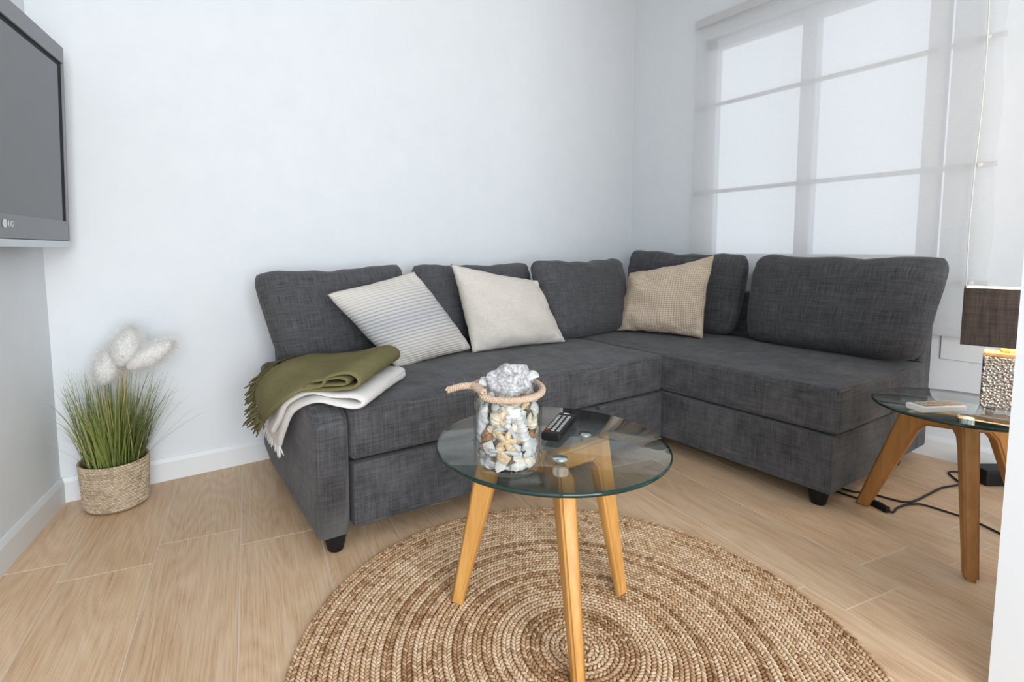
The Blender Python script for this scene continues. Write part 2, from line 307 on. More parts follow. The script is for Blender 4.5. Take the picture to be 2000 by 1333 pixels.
slab('wall_right', [rw(0, OS0, 0, .16, 0, W), rw(OS1, 4.9, 0, .16, 0, W), rw(OS0, OS1, 0, .16, 0, OZ0), rw(OS0, OS1, 0, .16, OZ1, W)], 'wall')
slab('wall_partition', [((1.20, -2.10, W / 2), (.20, 0, 0), (0, .093, 0), zh)], 'jamb')
# rear wall with the big glazed opening that lights the room
rx0, rx1 = -1.50, .52
slab('wall_rear', [((-2.2, -4.72, W / 2), (.6, 0, 0), (0, .06, 0), zh), (((rx1 + 2.8) / 2, -4.72, W / 2), ((2.8 - rx1) / 2, 0, 0), (0, .06, 0), zh), (((rx0 + rx1) / 2, -4.72, (2.36 + W) / 2), ((rx1 - rx0) / 2, 0, 0), (0, .06, 0), (0, 0, (W - 2.36) / 2)), (((rx0 + rx1) / 2, -4.72, .1), ((rx1 - rx0) / 2, 0, 0), (0, .06, 0), (0, 0, .1))], 'wall')
slab('ceiling', [((.3, -2.3, W + .04), (2.6, 0, 0), (0, 2.7, 0), (0, 0, .04))], 'ceiling')
# floor: planks as parts on a grout bed
fl = struct(slab('floor', [((.3, -2.3, -.0113), (2.6, 0, 0), (0, 2.7, 0), (0, 0, .0105))], 'grout'))
ph = -.159; ux = V((math.cos(ph), math.sin(ph), 0)); uy = V((-ux.y, ux.x, 0)); PW, PL, G = .2265, .92, .0026
bm = bmesh.new(); box_into(bm, (0, 0, -.005), ((PW - G) / 2, 0, 0), (0, (PL - G) / 2, 0), (0, 0, .005))
bmesh.ops.bevel(bm, geom=[e for e in bm.edges if all(v.co.z > -.001 for v in e.verts)], offset=.0011, segments=1, affect='EDGES')
pl0 = bm_obj('plank', bm, 'plank', None, False, origin=(0, 0, 0)); pme = pl0.data; first = True
for k in range(-14, 7):
    v0 = -.539 if k % 2 else -.640
    for j in range(-5, 3):
        c = ux * (1.29 + PW * (k + .5)) + uy * (v0 - PL * (j + .5))
        # keep planks inside the room
        if not (-4.7 < c.y < .25 and (c - LC).dot(LN) > -.12 and (c - RC).dot(RN) < .12): continue
        o = pl0 if first else pl0.copy(); 
        if not first: COL.objects.link(o)
        first = False; o.location = c - wloc(fl); o.parent = fl; o.rotation_euler = (0, 0, ph if (k + j) % 2 else ph + pi)
# baseboards
def bboard(name, p0, d_, L, nin):
    bm = bmesh.new(); prof = [(0, 0), (.013, 0), (.013, .072), (.006, .088), (0, .088)]
    a = [bm.verts.new(p0 + nin * x + V((0, 0, z))) for x, z in prof]; b = [bm.verts.new(p0 + d_ * L + nin * x + V((0, 0, z))) for x, z in prof]
    for i in range(5): bm.faces.new((a[i], a[(i + 1) % 5], b[(i + 1) % 5], b[i]))
    bm.faces.new(a[::-1]); bm.faces.new(b); return struct(bm_obj(name, bm, 'trim'))
bboard('baseboard_back', LC, bd, bl, -bn); bboard('baseboard_left', LC, LD, 4.7, LN); bboard('baseboard_right', RC, RD, 2.02, -RN)

# window: frame, mullion, panes
wf = slab('window_1', [rw(OS0, OS0 + .062, .035, .085, OZ0, OZ1), rw(1.475, 1.537, .035, .085, OZ0, OZ1), rw(OS0, 1.537, .035, .085, OZ0, OZ0 + .05), rw(OS0, 1.537, .035, .085, OZ1 - .055, OZ1)], 'window_frame')
slab('mullion', [rw(.985, 1.051, .03, .09, OZ0, OZ1)], 'window_frame', wf)
for a, b in ((OS0 + .055, .99), (1.045, 1.48)): slab('pane', [rw(a, b, .056, .062, OZ0 + .04, OZ1 - .045)], 'pane_glass', wf)
slab('window_2', [((rx0 + .03, -4.70, 1.28), (.03, 0, 0), (0, .03, 0), (0, 0, 1.08)), ((rx1 - .03, -4.70, 1.28), (.03, 0, 0), (0, .03, 0), (0, 0, 1.08)), (((rx0 + rx1) / 2, -4.70, 2.33), ((rx1 - rx0) / 2, 0, 0), (0, .03, 0), (0, 0, .03))], 'window_frame')

# ------------------------------------------------------------ roman blind
B0 = V((2.331, -.366, 0)); B1 = V((2.346, -1.640, 0)); bdir = (B1 - B0).normalized(); bnrm = V((bdir.y, -bdir.x, 0)); bw = (B1 - B0).length
bl_e = empty('roman_blind', (B0 + B1) / 2 + V((0, 0, .527)), 'sheer white roman blind with thin horizontal rods hanging over the window', 'blind')
vs = []; fs = []; nx, nz = 24, 60; zt, zb_ = 2.130, .527; rods = [1.667, 1.195, .741]
for j in range(nz + 1):
    z = zb_ + (zt - zb_) * j / nz
    for i in range(nx + 1):
        s = i / nx; dep = .004 * math.sin(s * 9 + z * 2) + .006 * math.sin(z * 13.6) * s ** 4
        wd = bw * (1 + .010 * math.sin((z - .74) / .46 * pi) ** 2) - .004
        vs.append(B0 + bdir * (s * wd) - bnrm * 0 + V((-1, 0, 0)) * dep + V((0, 0, z)))
for j in range(nz):
    for i in range(nx): a = j * (nx + 1) + i; fs.append((a, a + 1, a + nx + 2, a + nx + 1))
mesh_obj('fabric', vs, fs, 'sheer', bl_e)
hx = V((-1, 0, 0))
obox('head_rail', (B0 + B1) / 2 + V((.004, 0, 2.126)), bdir * (bw / 2), (.018, 0, 0), (0, 0, .022), 'blind_bar', .004, 2, bl_e)
for z in rods:
    r = obox('rod', (B0 + B1) / 2 + V((.012, 0, z)), bdir * (bw / 2 + .004), (.003, 0, 0), (0, 0, .0105), 'blind_bar', .002, 1, bl_e)
    for s in (.16, .72, .965): obox('clip', B0 + bdir * (bw * s) + V((.010, 0, z)), bdir * .008, (.005, 0, 0), (0, 0, .009), 'cord', .002, 1, r)
obox('bottom_bar', (B0 + B1) / 2 + V((.010, 0, .532)), bdir * (bw / 2), (.005, 0, 0), (0, 0, .011), 'blind_bar', .002, 1, bl_e)
for s, dx in ((.962, -.02),): tube('pull_cord', [B0 + bdir * (bw * s) + V((dx, 0, z)) + bdir * (.006 * math.sin(z * 5)) for z in (2.10, 1.9, 1.655, 1.4, 1.19, 1.0, .74, .60, .55)], .0022, 'cord', 6, bl_e, 30)
# blank cover plate low on the window wall
P_ = RC + RD * 1.66 + V((0, 0, .47)) 
setp(obox('cover_plate', P_ - RN * .004, RD * .068, RN * .004, (0, 0, .049), 'trim', .002, 1), 'white blank cover plate on the wall below the blind', 'cover plate')

# ------------------------------------------------------------ corner sofa
sofa = empty('corner_sofa', (1.1, -.7, 0), 'dark grey fabric corner sofa with chaise along the window wall', 'sofa')
F = 'sofa_fabric'
# arm: side panel with rounded top, underside rising to the back
bm = bmesh.new(); prof = [(-.845, .062), (-.22, .066), (-.10, .10), (-.075, .17), (-.075, .43), (-.12, .447), (-.70, .447), (-.79, .440), (-.835, .415), (-.848, .38)]
L_ = [bm.verts.new((0, y, z)) for y, z in prof]; R_ = [bm.verts.new((.102, y, z)) for y, z in prof]
bm.faces.new(L_); bm.faces.new(R_[::-1]); n_ = len(prof)
for i in range(n_): bm.faces.new((L_[i], R_[i], R_[(i + 1) % n_], L_[(i + 1) % n_]))
bmesh.ops.recalc_face_normals(bm, faces=bm.faces[:])
bmesh.ops.bevel(bm, geom=[e for e in bm.edges if abs(e.verts[0].co.x - e.verts[1].co.x) < .01], offset=.024, segments=4, affect='EDGES', profile=.5)
bm_obj('arm', bm, F, sofa, True, None, True)
rbox('drawer_front', (.113, -.838, .066), (1.494, -.80, .262), F, .008, 3, sofa)
rbox('drawer_box', (.113, -.80, .068), (1.494, -.06, .255), F, .004, 2, sofa)
def seat(name, lo, hi, r, crown, seed):
    bm = bmesh.new(); c = (V(lo) + V(hi)) / 2; h = (V(hi) - V(lo)) / 2; box_into(bm, c, (h.x, 0, 0), (0, h.y, 0), (0, 0, h.z))
    bmesh.ops.bevel(bm, geom=[e for e in bm.edges], offset=r, segments=4, affect='EDGES', profile=.55)
    bmesh.ops.subdivide_edges(bm, edges=[e for e in bm.edges if e.calc_length() > .2], cuts=14, use_grid_fill=True)
    for v in bm.verts:
        a = (v.co.x - c.x) / h.x; b = (v.co.y - c.y) / h.y
        if v.co.z > c.z: v.co.z += crown * (1 - a ** 4) * (1 - b ** 4) + noise.noise(v.co * 5 + V((seed, 0, 0))) * .003
        if b < -.9: v.co.y -= .006 * (1 - a ** 4) * (1 - ((v.co.z - c.z) / h.z) ** 2)
    return bm_obj(name, bm, F, sofa, True)
seat('seat_cushion', (.106, -.838, .270), (1.496, -.10, .428), .022, .010, 1)
rbox('chaise_base', (1.4985, -1.500, .066), (2.215, -.06, .263), F, .006, 3, sofa)
seat('chaise_seat', (1.500, -1.514, .269), (2.222, -.10, .424), .020, .012, 4)
rbox('back_frame', (.07, -.10, .10), (2.23, -.012, .640), F, .02, 3, sofa)
rbox('back_frame', (2.224, -1.500, .062), (2.322, -.012, .655), F, .014, 3, sofa)
obox('pull_tab', (1.128, -.842, .262), (.028, 0, 0), (0, .010, 0), (0, 0, .006), F, .003, 2, sofa)
for x, y in ((.065, -.80), (.065, -.16), (1.56, -1.44), (2.17, -1.44), (2.17, -.16)):
    lathe('foot', [(.021, 0), (.024, .004), (.034, .05), (.034, .068)], 'black_plastic', (x, y, .0005), 20, sofa, capb=True, capt=True)

# loose back cushions
BC = 'back cushions of the corner sofa'
fr = (0, -1, .3)
def bc(lbl, BL, BR, TR, TL, front, th=.085, seed=0, rnd=.085, wr=.010):
    return setp(pillow('back_cushion', BL, BR, TR, TL, th, 'cushion_fabric', None, 40, .012, rnd, 5.5, .5, wr, seed, front, .022), lbl, 'cushion', BC)
bc('dark grey back cushion above the olive throw, nearest the plant', (.05, -.215, .432), (.585, -.20, .432), (.612, -.115, .838), (-.038, -.145, .812), fr, .088, 1)
bc('dark grey back cushion between the striped and the cream pillows', (.62, -.205, .432), (1.25, -.20, .432), (1.345, -.10, .822), (.640, -.12, .832), fr, .08, 2)
bc('dark grey back cushion in the sofa corner, left of the beige waffle pillow', (1.305, -.345, .432), (1.890, -.285, .432), (1.935, -.18, .836), (1.200, -.280, .838), fr, .08, 3)
bc('dark grey back cushion standing behind the beige waffle pillow', (2.105, -.10, .432), (2.125, -.775, .432), (2.185, -.815, .856), (2.165, -.065, .888), (-1, 0, .2), .08, 4)
bc('dark grey back cushion at the chaise end, under the window beside the lamp', (2.115, -.83, .432), (2.10, -1.535, .432), (2.185, -1.592, .860), (2.175, -.845, .860), (-1, 0, .2), .085, 5)

# throw pillows
setp(pillow('throw_pillow', (.430, -.445, .427), (.833, -.355, .446), (.583, -.295, .796), (.187, -.360, .726), .085, 'stripe_cover', None, 36, .04, .02, 2.2, .55, .009, 11, fr), 'cream throw pillow with fine grey stripes leaning over the olive throw', 'pillow', 'throw pillows on the sofa')
setp(pillow('throw_pillow', (.803, -.395, .438), (1.315, -.42, .438), (1.215, -.33, .732), (.745, -.315, .823), .088, 'cream_linen', None, 36, .05, .0, 2.2, .55, .011, 12, fr), 'plain cream throw pillow in the middle of the sofa', 'pillow', 'throw pillows on the sofa')
setp(pillow('throw_pillow', (1.772, -.310, .438), (1.931, -.733, .438), (2.001, -.733, .848), (1.911, -.270, .747), .080, 'waffle_cover', None, 36, .07, .0, 2.2, .55, .020, 13, (-1, -.3, .2)), 'beige waffle-knit throw pillow in the corner of the sofa', 'pillow', 'throw pillows on the sofa')

# ------------------------------------------------------------ throws folded over the arm
wt = empty('white_throw', (.15, -.6, .44), 'white throw folded under the olive one, fringed end hanging over the arm', 'throw')
rows = [[(-.035, -.575, .262), (-.036, -.46, .266), (-.036, -.34, .272)], [(-.031, -.650, .340), (-.034, -.52, .350), (-.035, -.40, .36)], [(-.022, -.735, .420), (-.02, -.58, .43), (-.02, -.42, .437)],
        [(.02, -.812, .457), (.06, -.60, .458), (.10, -.40, .456)], [(.07, -.850, .448), (.16, -.67, .450), (.25, -.50, .448)], [(.112, -.870, .440), (.24, -.74, .447), (.358, -.618, .446)],
        [(.131, -.878, .452), (.26, -.745, .460), (.382, -.614, .459)], [(.112, -.862, .466), (.24, -.73, .473), (.36, -.605, .472)], [(.065, -.828, .468), (.16, -.66, .472), (.25, -.49, .470)],
        [(.01, -.785, .477), (.06, -.58, .480), (.10, -.39, .478)], [(-.036, -.728, .440), (-.030, -.60, .445), (-.022, -.45, .447)], [(-.050, -.660, .375), (-.042, -.58, .385), (-.036, -.48, .40)], [(-.056, -.590, .315), (-.050, -.53, .322), (-.044, -.46, .335)]]
o, Gd = sheet('cloth', rows, .017, 'white_cloth', wt, 96, 14, .003, 3)
fringe('fringe', [(-.036, -.575, .262), (-.036, -.46, .266), (-.036, -.36, .27)], (-.1, .15, -1), .032, 'white_cloth', wt, 26, .0022, 3)
ot = empty('olive_throw', (.15, -.6, .48), 'olive green throw with a twisted fringe folded on the sofa arm', 'throw')
Ff = V((.122, -.862, 0)); Fb = V((.380, -.578, 0)); df_ = V((-.89, .46, 0)); db_ = V((-.64, .77, 0))
def orow(a, z): p = Ff + df_ * a + V((0, 0, z)); q = Fb + db_ * a + V((0, 0, z + .006)); return [p, (p + q) / 2 + V((0, 0, .003)), q]
rows = [orow(.15, .488), orow(.03, .489), orow(.004, .497), orow(-.004, .512), orow(.006, .528), orow(.035, .536), orow(.085, .525),
        [(0.03, -.815, .500), (.13, -.63, .516), (.275, -.455, .512)], [(-.016, -.790, .490), (.068, -.56, .510), (.215, -.385, .502)], [(-.056, -.735, .450), (.008, -.51, .506), (.165, -.315, .494)],
        [(-.074, -.650, .395), (-.045, -.480, .480), (.135, -.255, .480)], [(-.076, -.560, .345), (-.068, -.435, .430), (.115, -.215, .474)]]
o, Gd = sheet('cloth', rows, .012, 'olive_cloth', ot, 90, 20, .0035, 5)
inner = [orow(.15, .500), orow(.045, .502), orow(.030, .508), orow(.034, .517), orow(.06, .522), orow(.13, .514)]
sheet('inner_fold', inner, .009, 'olive_cloth', ot, 36, 14, .0015, 8)
fringe('fringe', [(-.078, -.550, .343), (-.082, -.48, .37), (-.070, -.44, .43), (-.045, -.42, .465), (.01, -.34, .484), (.06, -.275, .482), (.118, -.208, .475)], (-.55, .55, -.45), .055, 'fringe_olive', ot, 75, .0026, 5)

# ------------------------------------------------------------ round jute rug
RGC = V((.3905, -1.488, 0)); RR = .626; NR = 29; RWD = RR / NR
rug = empty('round_rug', RGC, 'round braided jute rug under the glass coffee table', 'rug')
lathe('backing', [(.001, .001), (RR - .008, .001), (RR - .005, .004), (RR - .008, .0065), (.001, .0065)], 'jute', RGC, 96, rug)
def lobe_template():
    bm = bmesh.new(); bmesh.ops.create_icosphere(bm, subdivisions=1, radius=1); vs = [v.co.copy() for v in bm.verts]; fs = [[v.index for v in f.verts] for f in bm.faces]; bm.free(); return vs, fs
LT, LF = lobe_template(); rg = random.Random(3)
for i in range(NR):
    r = (i + .5) * RWD; N = max(6, int(2 * pi * r / .0098)); vs = []; fs = []; tn = []; ringt = rg.choice([.22, .40, .50, .58, .62, .68, .72])
    for k in range(N):
        for s in (-1, 1):
            a = 2 * pi * (k + (.5 if s > 0 else 0)) / N; rr = r + s * RWD * .235; er = V((math.cos(a), math.sin(a), 0)); et = V((-er.y, er.x, 0)); d_ = (et * math.cos(.62) + er * s * -math.sin(.62)); e2 = V((-d_.y, d_.x, 0)); b = len(vs)
            c = RGC + er * rr + V((0, 0, .0085 + rg.uniform(-.0006, .0006))); tt = min(1, max(0, ringt + rg.gauss(0, .22)))
            for v in LT: vs.append(c + d_ * (v.x * .0092) + e2 * (v.y * .0042) + V((0, 0, v.z * .0046))); tn.append(tt)
            for f in LF: fs.append([b + q for q in f])
    o = mesh_obj('braid_coil', vs, fs, 'jute', rug, True, RGC, tone=tn)
setp(rug.children[0]); RUGZ = .0125

# ------------------------------------------------------------ glass tables
def table(name, c, r, top, feetz, legs, mat, label, legw, foot_taper=.66):
    e = empty(name, (c[0], c[1], feetz), label, 'table'); gt = .010; drop = .019
    lathe('glass_top', [(.0001, top - gt), (r - .003, top - gt), (r, top - gt + .003), (r, top - .003), (r - .003, top), (.0001, top)], 'table_glass', (c[0], c[1], 0), 128, e, ['table_glass', 'glass_rim'], [0, 1, 1, 1, 0])
    zt = top - gt - drop; hub = V((c[0], c[1], zt))
    for kn, ft in legs:
        ft = V(ft); kv = V((kn[0] - c[0], kn[1] - c[1], 0)); kr = kv.length; d_ = kv.normalized(); sd = V((-d_.y, d_.x, 0)); bm = bmesh.new(); w2 = legw * .42; fw = legw * foot_taper
        # one bent timber: horizontal arm from the hub, mitred knee, tapering leg
        prof = [(hub + d_ * .012, 1), (hub + d_ * (kr + .004), 1), (ft + d_ * fw * .5, foot_taper), (ft - d_ * fw * .5, foot_taper), (hub + d_ * (kr - legw * .80) + V((0, 0, -legw * 1.55)), 1), (hub + d_ * (kr - legw * 1.25) + V((0, 0, -legw * 1.10)), 1), (hub + d_ * .012 + V((0, 0, -legw * .95)), 1)]
        A = [bm.verts.new(p_ + sd * (w2 * q_)) for p_, q_ in prof]; B_ = [bm.verts.new(p_ - sd * (w2 * q_)) for p_, q_ in prof]; n_ = len(prof)
        for q_ in ((0, 1, 5, 6), (1, 4, 5), (1, 2, 3, 4)): bm.faces.new([A[i] for i in q_]); bm.faces.new([B_[i] for i in q_[::-1]])
        for i in range(n_): bm.faces.new((A[i], B_[i], B_[(i + 1) % n_], A[(i + 1) % n_]))
        bmesh.ops.recalc_face_normals(bm, faces=bm.faces[:])
        rim = [bm.edges.get((X[i], X[(i + 1) % n_])) for X in (A, B_) for i in range(n_)]
        bmesh.ops.bevel(bm, geom=rim, offset=.0075, segments=3, affect='EDGES', clamp_overlap=True)
        bm_obj('leg', bm, mat, e, True, None, True)
        lathe('pad', [(.0095, 0), (.0095, .0125), (.0165, .0155), (.0165, .0198)], 'pad_clear', hub + d_ * (kr * .62), 24, e, capb=True, capt=True)
    return e
CT = (.398, -1.380)
table('coffee_table', CT, .2645, .4430, RUGZ, [((.305, -1.238), (.238, -1.217, RUGZ)), ((.590, -1.360), (.605, -1.414, RUGZ)), ((.345, -1.492), (.312, -1.568, RUGZ))], 'oak', 'round glass coffee table on three splayed oak legs, standing on the rug', .047)
ST = (1.657, -1.769); STZ = .411
table('side_table', ST, .2135, STZ, .0005, [((1.666, -1.636), (1.675, -1.528, .0005)), ((1.535, -1.824), (1.441, -1.868, .0005)), ((1.770, -1.845), (1.856, -1.900, .0005))], 'oak_warm', 'small round glass side table beside the chaise, carrying the lamp', .047, .80)

# ------------------------------------------------------------ jar of shells
JC = V((.2335, -1.4365, .4432)); JR = .0695; JH = .178
jar = empty('glass_jar', JC, 'glass jar full of seashells with rope around its neck, on coffee table', 'jar')
outer = [(.0001, .0), (JR - .010, .0), (JR - .003, .004), (JR, .012), (JR, .128), (JR - .003, .140), (JR - .010, .148), (JR - .011, .160), (JR - .009, .170), (JR - .0105, .1745)]
innerp = [(JR - .013, .1745), (JR - .014, .160), (JR - .013, .148), (JR - .006, .138), (JR - .0032, .128), (JR - .0032, .014), (JR - .007, .009), (.0001, .008)]
lathe('jar_body', outer + innerp, 'jar_glass', JC, 64, jar)
# rope: ring round the neck plus one stiff end pointing left, three twisted strands
rl = V((-.843, .5375, 0)); ring = []
def strands(nm, path, rr, parent, tw=55):
    Pth = catmull(path, 220); vs = []; fs = []
    for k in range(3):
        Q = []; s = 0
        for i, p in enumerate(Pth):
            tg = (Pth[min(i + 1, 220)] - Pth[max(i - 1, 0)]).normalized(); a = tg.cross(V((0, 0, 1))).normalized(); b = a.cross(tg)
            if i: s += (p - Pth[i - 1]).length
            an = s * 420 + k * 2 * pi / 3; Q.append(p + a * math.cos(an) * rr * .62 + b * math.sin(an) * rr * .62)
        tube_data(Q, rr * .47, 7, vs, fs)
    rgf = random.Random(9)
    for k in range(70):
        p = rgf.choice(Pth); d_ = V((rgf.gauss(0, 1), rgf.gauss(0, 1), rgf.gauss(0, 1))).normalized(); tube_data([p + d_ * rr * .6, p + d_ * rr * 1.3, p + d_ * rr * rgf.uniform(1.7, 2.6) + V((0, 0, -.001))], .00025, 3, vs, fs)
    return mesh_obj(nm, vs, fs, 'rope', parent)
NRR = JR + .001
pth = [JC + rl * .122 + V((0, 0, .158)), JC + rl * .096 + V((0, 0, .169)) + V((.0, -.012, 0)), JC + rl * .070 + V((0, -.022, .169))]
for k in range(11):
    a = math.radians(175 + 36 * k + 20); pth.append(JC + V((math.cos(a) * NRR, math.sin(a) * NRR, .161 + .005 * math.sin(a * 1.0 + .6) + (.010 if k > 8 else 0))))
strands('rope', pth, .0068, jar)
# shell meshes
def m_clam(w, h, ribs=9, n=28):
    vs = [(0, -h * .5, 0)]; fs = []; R_ = 6
    for j in range(1, R_ + 1):
        for i in range(n + 1):
            a = -1.15 + 2.3 * i / n; rr = j / R_; rad = (1 + .05 * math.cos(a * ribs * 2.6)) * rr
            vs.append((math.sin(a) * w * .62 * rad, -h * .5 + math.cos(a * .82) * h * rad, w * .28 * math.sin(pi * min(1, rr * .95)) * (1 - (a / 1.3) ** 2) + .0012 * math.cos(a * ribs * 2.6)))
    for i in range(n): fs.append((0, 1 + i, 2 + i))
    for j in range(R_ - 1):
        for i in range(n): a = 1 + j * (n + 1) + i; fs.append((a, a + n + 1, a + n + 2, a + 1))
    b = len(vs); vs += [(x, y, z - .0018 - (w * .02)) for x, y, z in vs]; fs += [tuple(q + b for q in f[::-1]) for f in fs[:]]
    return vs, fs
def m_turret(L, r, turns=7, n=16):
    vs = []; fs = []; S = turns * 6
    for j in range(S + 1):
        s = j / S; rr = r * (1 - s) ** .85 * (1 + .16 * math.sin(2 * pi * turns * s)) + .0006
        for k in range(n): a = 2 * pi * k / n; q = rr * (1 + .06 * math.sin(a + s * turns * 6)); vs.append((q * math.cos(a), q * math.sin(a), (s - .5) * L))
    for j in range(S):
        for k in range(n): a = j * n + k; b = j * n + (k + 1) % n; fs.append((a, b, b + n, a + n))
    fs.append(tuple(range(n))[::-1]); fs.append(tuple(S * n + k for k in range(n))); return vs, fs
def m_whelk(L, r): 
    vs = []; fs = []; S, n = 26, 16
    for j in range(S + 1):
        s = j / S; prof = (math.sin(pi * min(1, s * 1.02 + .02)) ** .7) * (1 - .45 * s); rr = r * prof * (1 + .10 * math.sin(2 * pi * 4 * s)) + .0005
        for k in range(n): a = 2 * pi * k / n; q = rr * (1 + .22 * math.cos(a - s * 5) * (1 - s)); vs.append((q * math.cos(a), q * math.sin(a), (s - .5) * L))
    for j in range(S):
        for k in range(n): a = j * n + k; b = j * n + (k + 1) % n; fs.append((a, b, b + n, a + n))
    fs.append(tuple(range(n))[::-1]); fs.append(tuple(S * n + k for k in range(n))); return vs, fs
def m_stick(L, r, sd):
    P_ = [V((noise.noise(V((sd, i * .7, 0))) * r * .8, noise.noise(V((sd + 9, i * .7, 0))) * r * .8, (i / 6 - .5) * L)) for i in range(7)]
    return tube_data(P_, lambda s: r * (.75 + .35 * math.sin(s * 5 + sd)) * (1 - .4 * abs(2 * s - 1) ** 4), 9)
def m_star(r): 
    vs = []; fs = []; n = 40
    for j in range(5):
        rr = j / 4
        for k in range(n): a = 2 * pi * k / n; q = r * (.45 + .55 * (abs(math.cos(a * 2.5)) ** 1.6)) * rr; vs.append((q * math.cos(a), q * math.sin(a), r * .28 * (1 - rr) + .002 * (1 - rr * rr)))
    for j in range(4):
        for k in range(n): a = j * n + k; b = j * n + (k + 1) % n; fs.append((a, b, b + n, a + n))
    b = len(vs); vs += [(x, y, -z) for x, y, z in vs]; fs += [tuple(q + b for q in f[::-1]) for f in fs[:]]; return vs, fs
def m_roll(L, r, n=7):     # ribbed white shell: stacked rounded ribs
    vs = []; fs = []; S = n * 6
    for j in range(S + 1):
        s = j / S; rr = r * (.62 + .38 * abs(math.sin(pi * n * s)) ** .6) * (1 - .25 * s)
        for k in range(16): a = 2 * pi * k / 16; vs.append((rr * math.cos(a), rr * .8 * math.sin(a), (s - .5) * L))
    for j in range(S):
        for k in range(16): a = j * 16 + k; b = j * 16 + (k + 1) % 16; fs.append((a, b, b + 16, a + 16))
    fs.append(tuple(range(16))[::-1]); fs.append(tuple(S * 16 + k for k in range(16))); return vs, fs
def raw_mesh(nm, d_, mat):
    me = bpy.data.meshes.new(nm); me.from_pydata([tuple(v) for v in d_[0]], [], [tuple(f) for f in d_[1]]); me.materials.append(MATS[mat]); me.polygons.foreach_set('use_smooth', [True] * len(me.polygons)); me.update(); return me
GRP = 'shells packed in the glass jar'
KIND = {'clam_shell': ([raw_mesh('clam_shell', m_clam(.026, .024), 'shell_white'), raw_mesh('clam_shell', m_clam(.020, .020), 'shell_white'), raw_mesh('clam_shell', m_clam(.024, .022, 12), 'shell_grey'), raw_mesh('clam_shell', m_clam(.022, .020), 'shell_cream')], 'pale ribbed clam shell packed inside the glass jar', 'shell'),
        'turret_shell': ([raw_mesh('turret_shell', m_turret(.036, .0075), 'shell_white'), raw_mesh('turret_shell', m_turret(.030, .007, 5), 'shell_tan')], 'small pointed turret shell packed inside the glass jar', 'shell'),
        'whelk_shell': ([raw_mesh('whelk_shell', m_whelk(.030, .013), 'shell_brown'), raw_mesh('whelk_shell', m_whelk(.028, .013), 'shell_cream'), raw_mesh('whelk_shell', m_whelk(.026, .012), 'shell_tan')], 'rounded whelk shell packed inside the glass jar', 'shell'),
        'driftwood_stick': ([raw_mesh('driftwood_stick', m_stick(.045, .005, 1), 'shell_white'), raw_mesh('driftwood_stick', m_stick(.058, .0055, 4), 'shell_grey')], 'bleached driftwood stick packed inside the glass jar', 'driftwood')}
SPECIAL = []
def item(name, me, loc, rot, label, cat, grp=GRP):
    o = bpy.data.objects.new(name, me); COL.objects.link(o); loc = V(loc); q_ = Euler(rot).to_matrix(); pts = [q_ @ v.co for v in me.vertices]
    if loc.z < JC.z + .145:
        lowz = min(p.z for p in pts) + loc.z; loc.z += max(0, JC.z + .0088 - lowz)
        for it in range(3):
            far = max(pts, key=lambda p: (p + loc - JC).xy.length); d2 = (far + loc - JC); over = d2.xy.length - (JR - .0042)
            if over > 0: loc -= V((d2.x, d2.y, 0)).normalized() * over
    o.location = loc; o.rotation_euler = rot; return setp(o, label, cat, grp)
cd = V((-.535, -.84, 0)).normalized(); cr = V((.843, -.5375, 0))     # towards the camera / to its right
def jpos(lat, z, rad=.050): 
    lat = max(-rad * .98, min(rad * .98, lat)); return JC + cr * lat + cd * math.sqrt(max(0, rad * rad - lat * lat)) + V((0, 0, z))
def facing(lat, roll): # orientation with local z axis facing outward at that side of the jar
    yaw = math.atan2(cd.y, cd.x) + math.asin(max(-1, min(1, lat / .055))); q = Matrix.Rotation(yaw, 4, 'Z') @ Matrix.Rotation(pi / 2, 4, 'Y') @ Matrix.Rotation(roll, 4, 'Z'); return q.to_euler()
def upright(lat, tilt): 
    yaw = math.atan2(cd.y, cd.x) + math.asin(max(-1, min(1, lat / .055))); q = Matrix.Rotation(yaw, 4, 'Z') @ Matrix.Rotation(tilt, 4, 'X'); return q.to_euler()
item('ribbed_shell', raw_mesh('ribbed_shell', m_roll(.070, .0165, 8), 'shell_white'), jpos(.022, .100, .041), upright(.022, .28), 'long white ribbed shell standing upright at the front of the jar', 'shell')
item('ribbed_shell', raw_mesh('ribbed_shell', m_roll(.026, .010, 3), 'shell_white'), jpos(-.002, .108, .046), upright(0, -.1), 'short white ribbed shell between the cream and the long ribbed shell', 'shell')
item('whelk_shell', raw_mesh('whelk_shell', m_whelk(.034, .0165), 'shell_brown'), jpos(-.042, .072, .046), upright(-.042, .7), 'brown whelk shell low on the left side of the jar', 'shell')
item('starfish', raw_mesh('starfish', m_star(.021), 'shell_tan'), jpos(-.006, .070, .052), facing(-.006, .3), 'small tan starfish pressed against the front of the jar', 'starfish')
item('whelk_shell', raw_mesh('whelk_shell', m_whelk(.030, .0145), 'shell_cream'), jpos(-.026, .108, .046), upright(-.026, 2.6), 'round cream whelk shell in the upper left of the jar', 'shell')
item('whelk_shell', raw_mesh('whelk_shell', m_whelk(.036, .0145), 'shell_cream'), jpos(.046, .098, .048), upright(.046, .1), 'cream whelk shell at the right edge of the jar', 'shell')
item('driftwood_stick', raw_mesh('driftwood_stick', m_stick(.068, .0085, 6), 'shell_grey'), jpos(-.054, .100, .056), upright(-.05, -.08), 'thick grey driftwood stick upright at the left edge of the jar', 'driftwood')
item('driftwood_stick', raw_mesh('driftwood_stick', m_stick(.056, .008, 2), 'shell_grey'), jpos(.010, .072, .050), upright(.01, .32), 'grey driftwood stick slanting beside the starfish', 'driftwood')
item('driftwood_stick', raw_mesh('driftwood_stick', m_stick(.060, .0055, 8), 'shell_grey'), jpos(-.010, .048, .053), upright(-.01, 1.48), 'grey driftwood stick lying level below the starfish', 'driftwood')
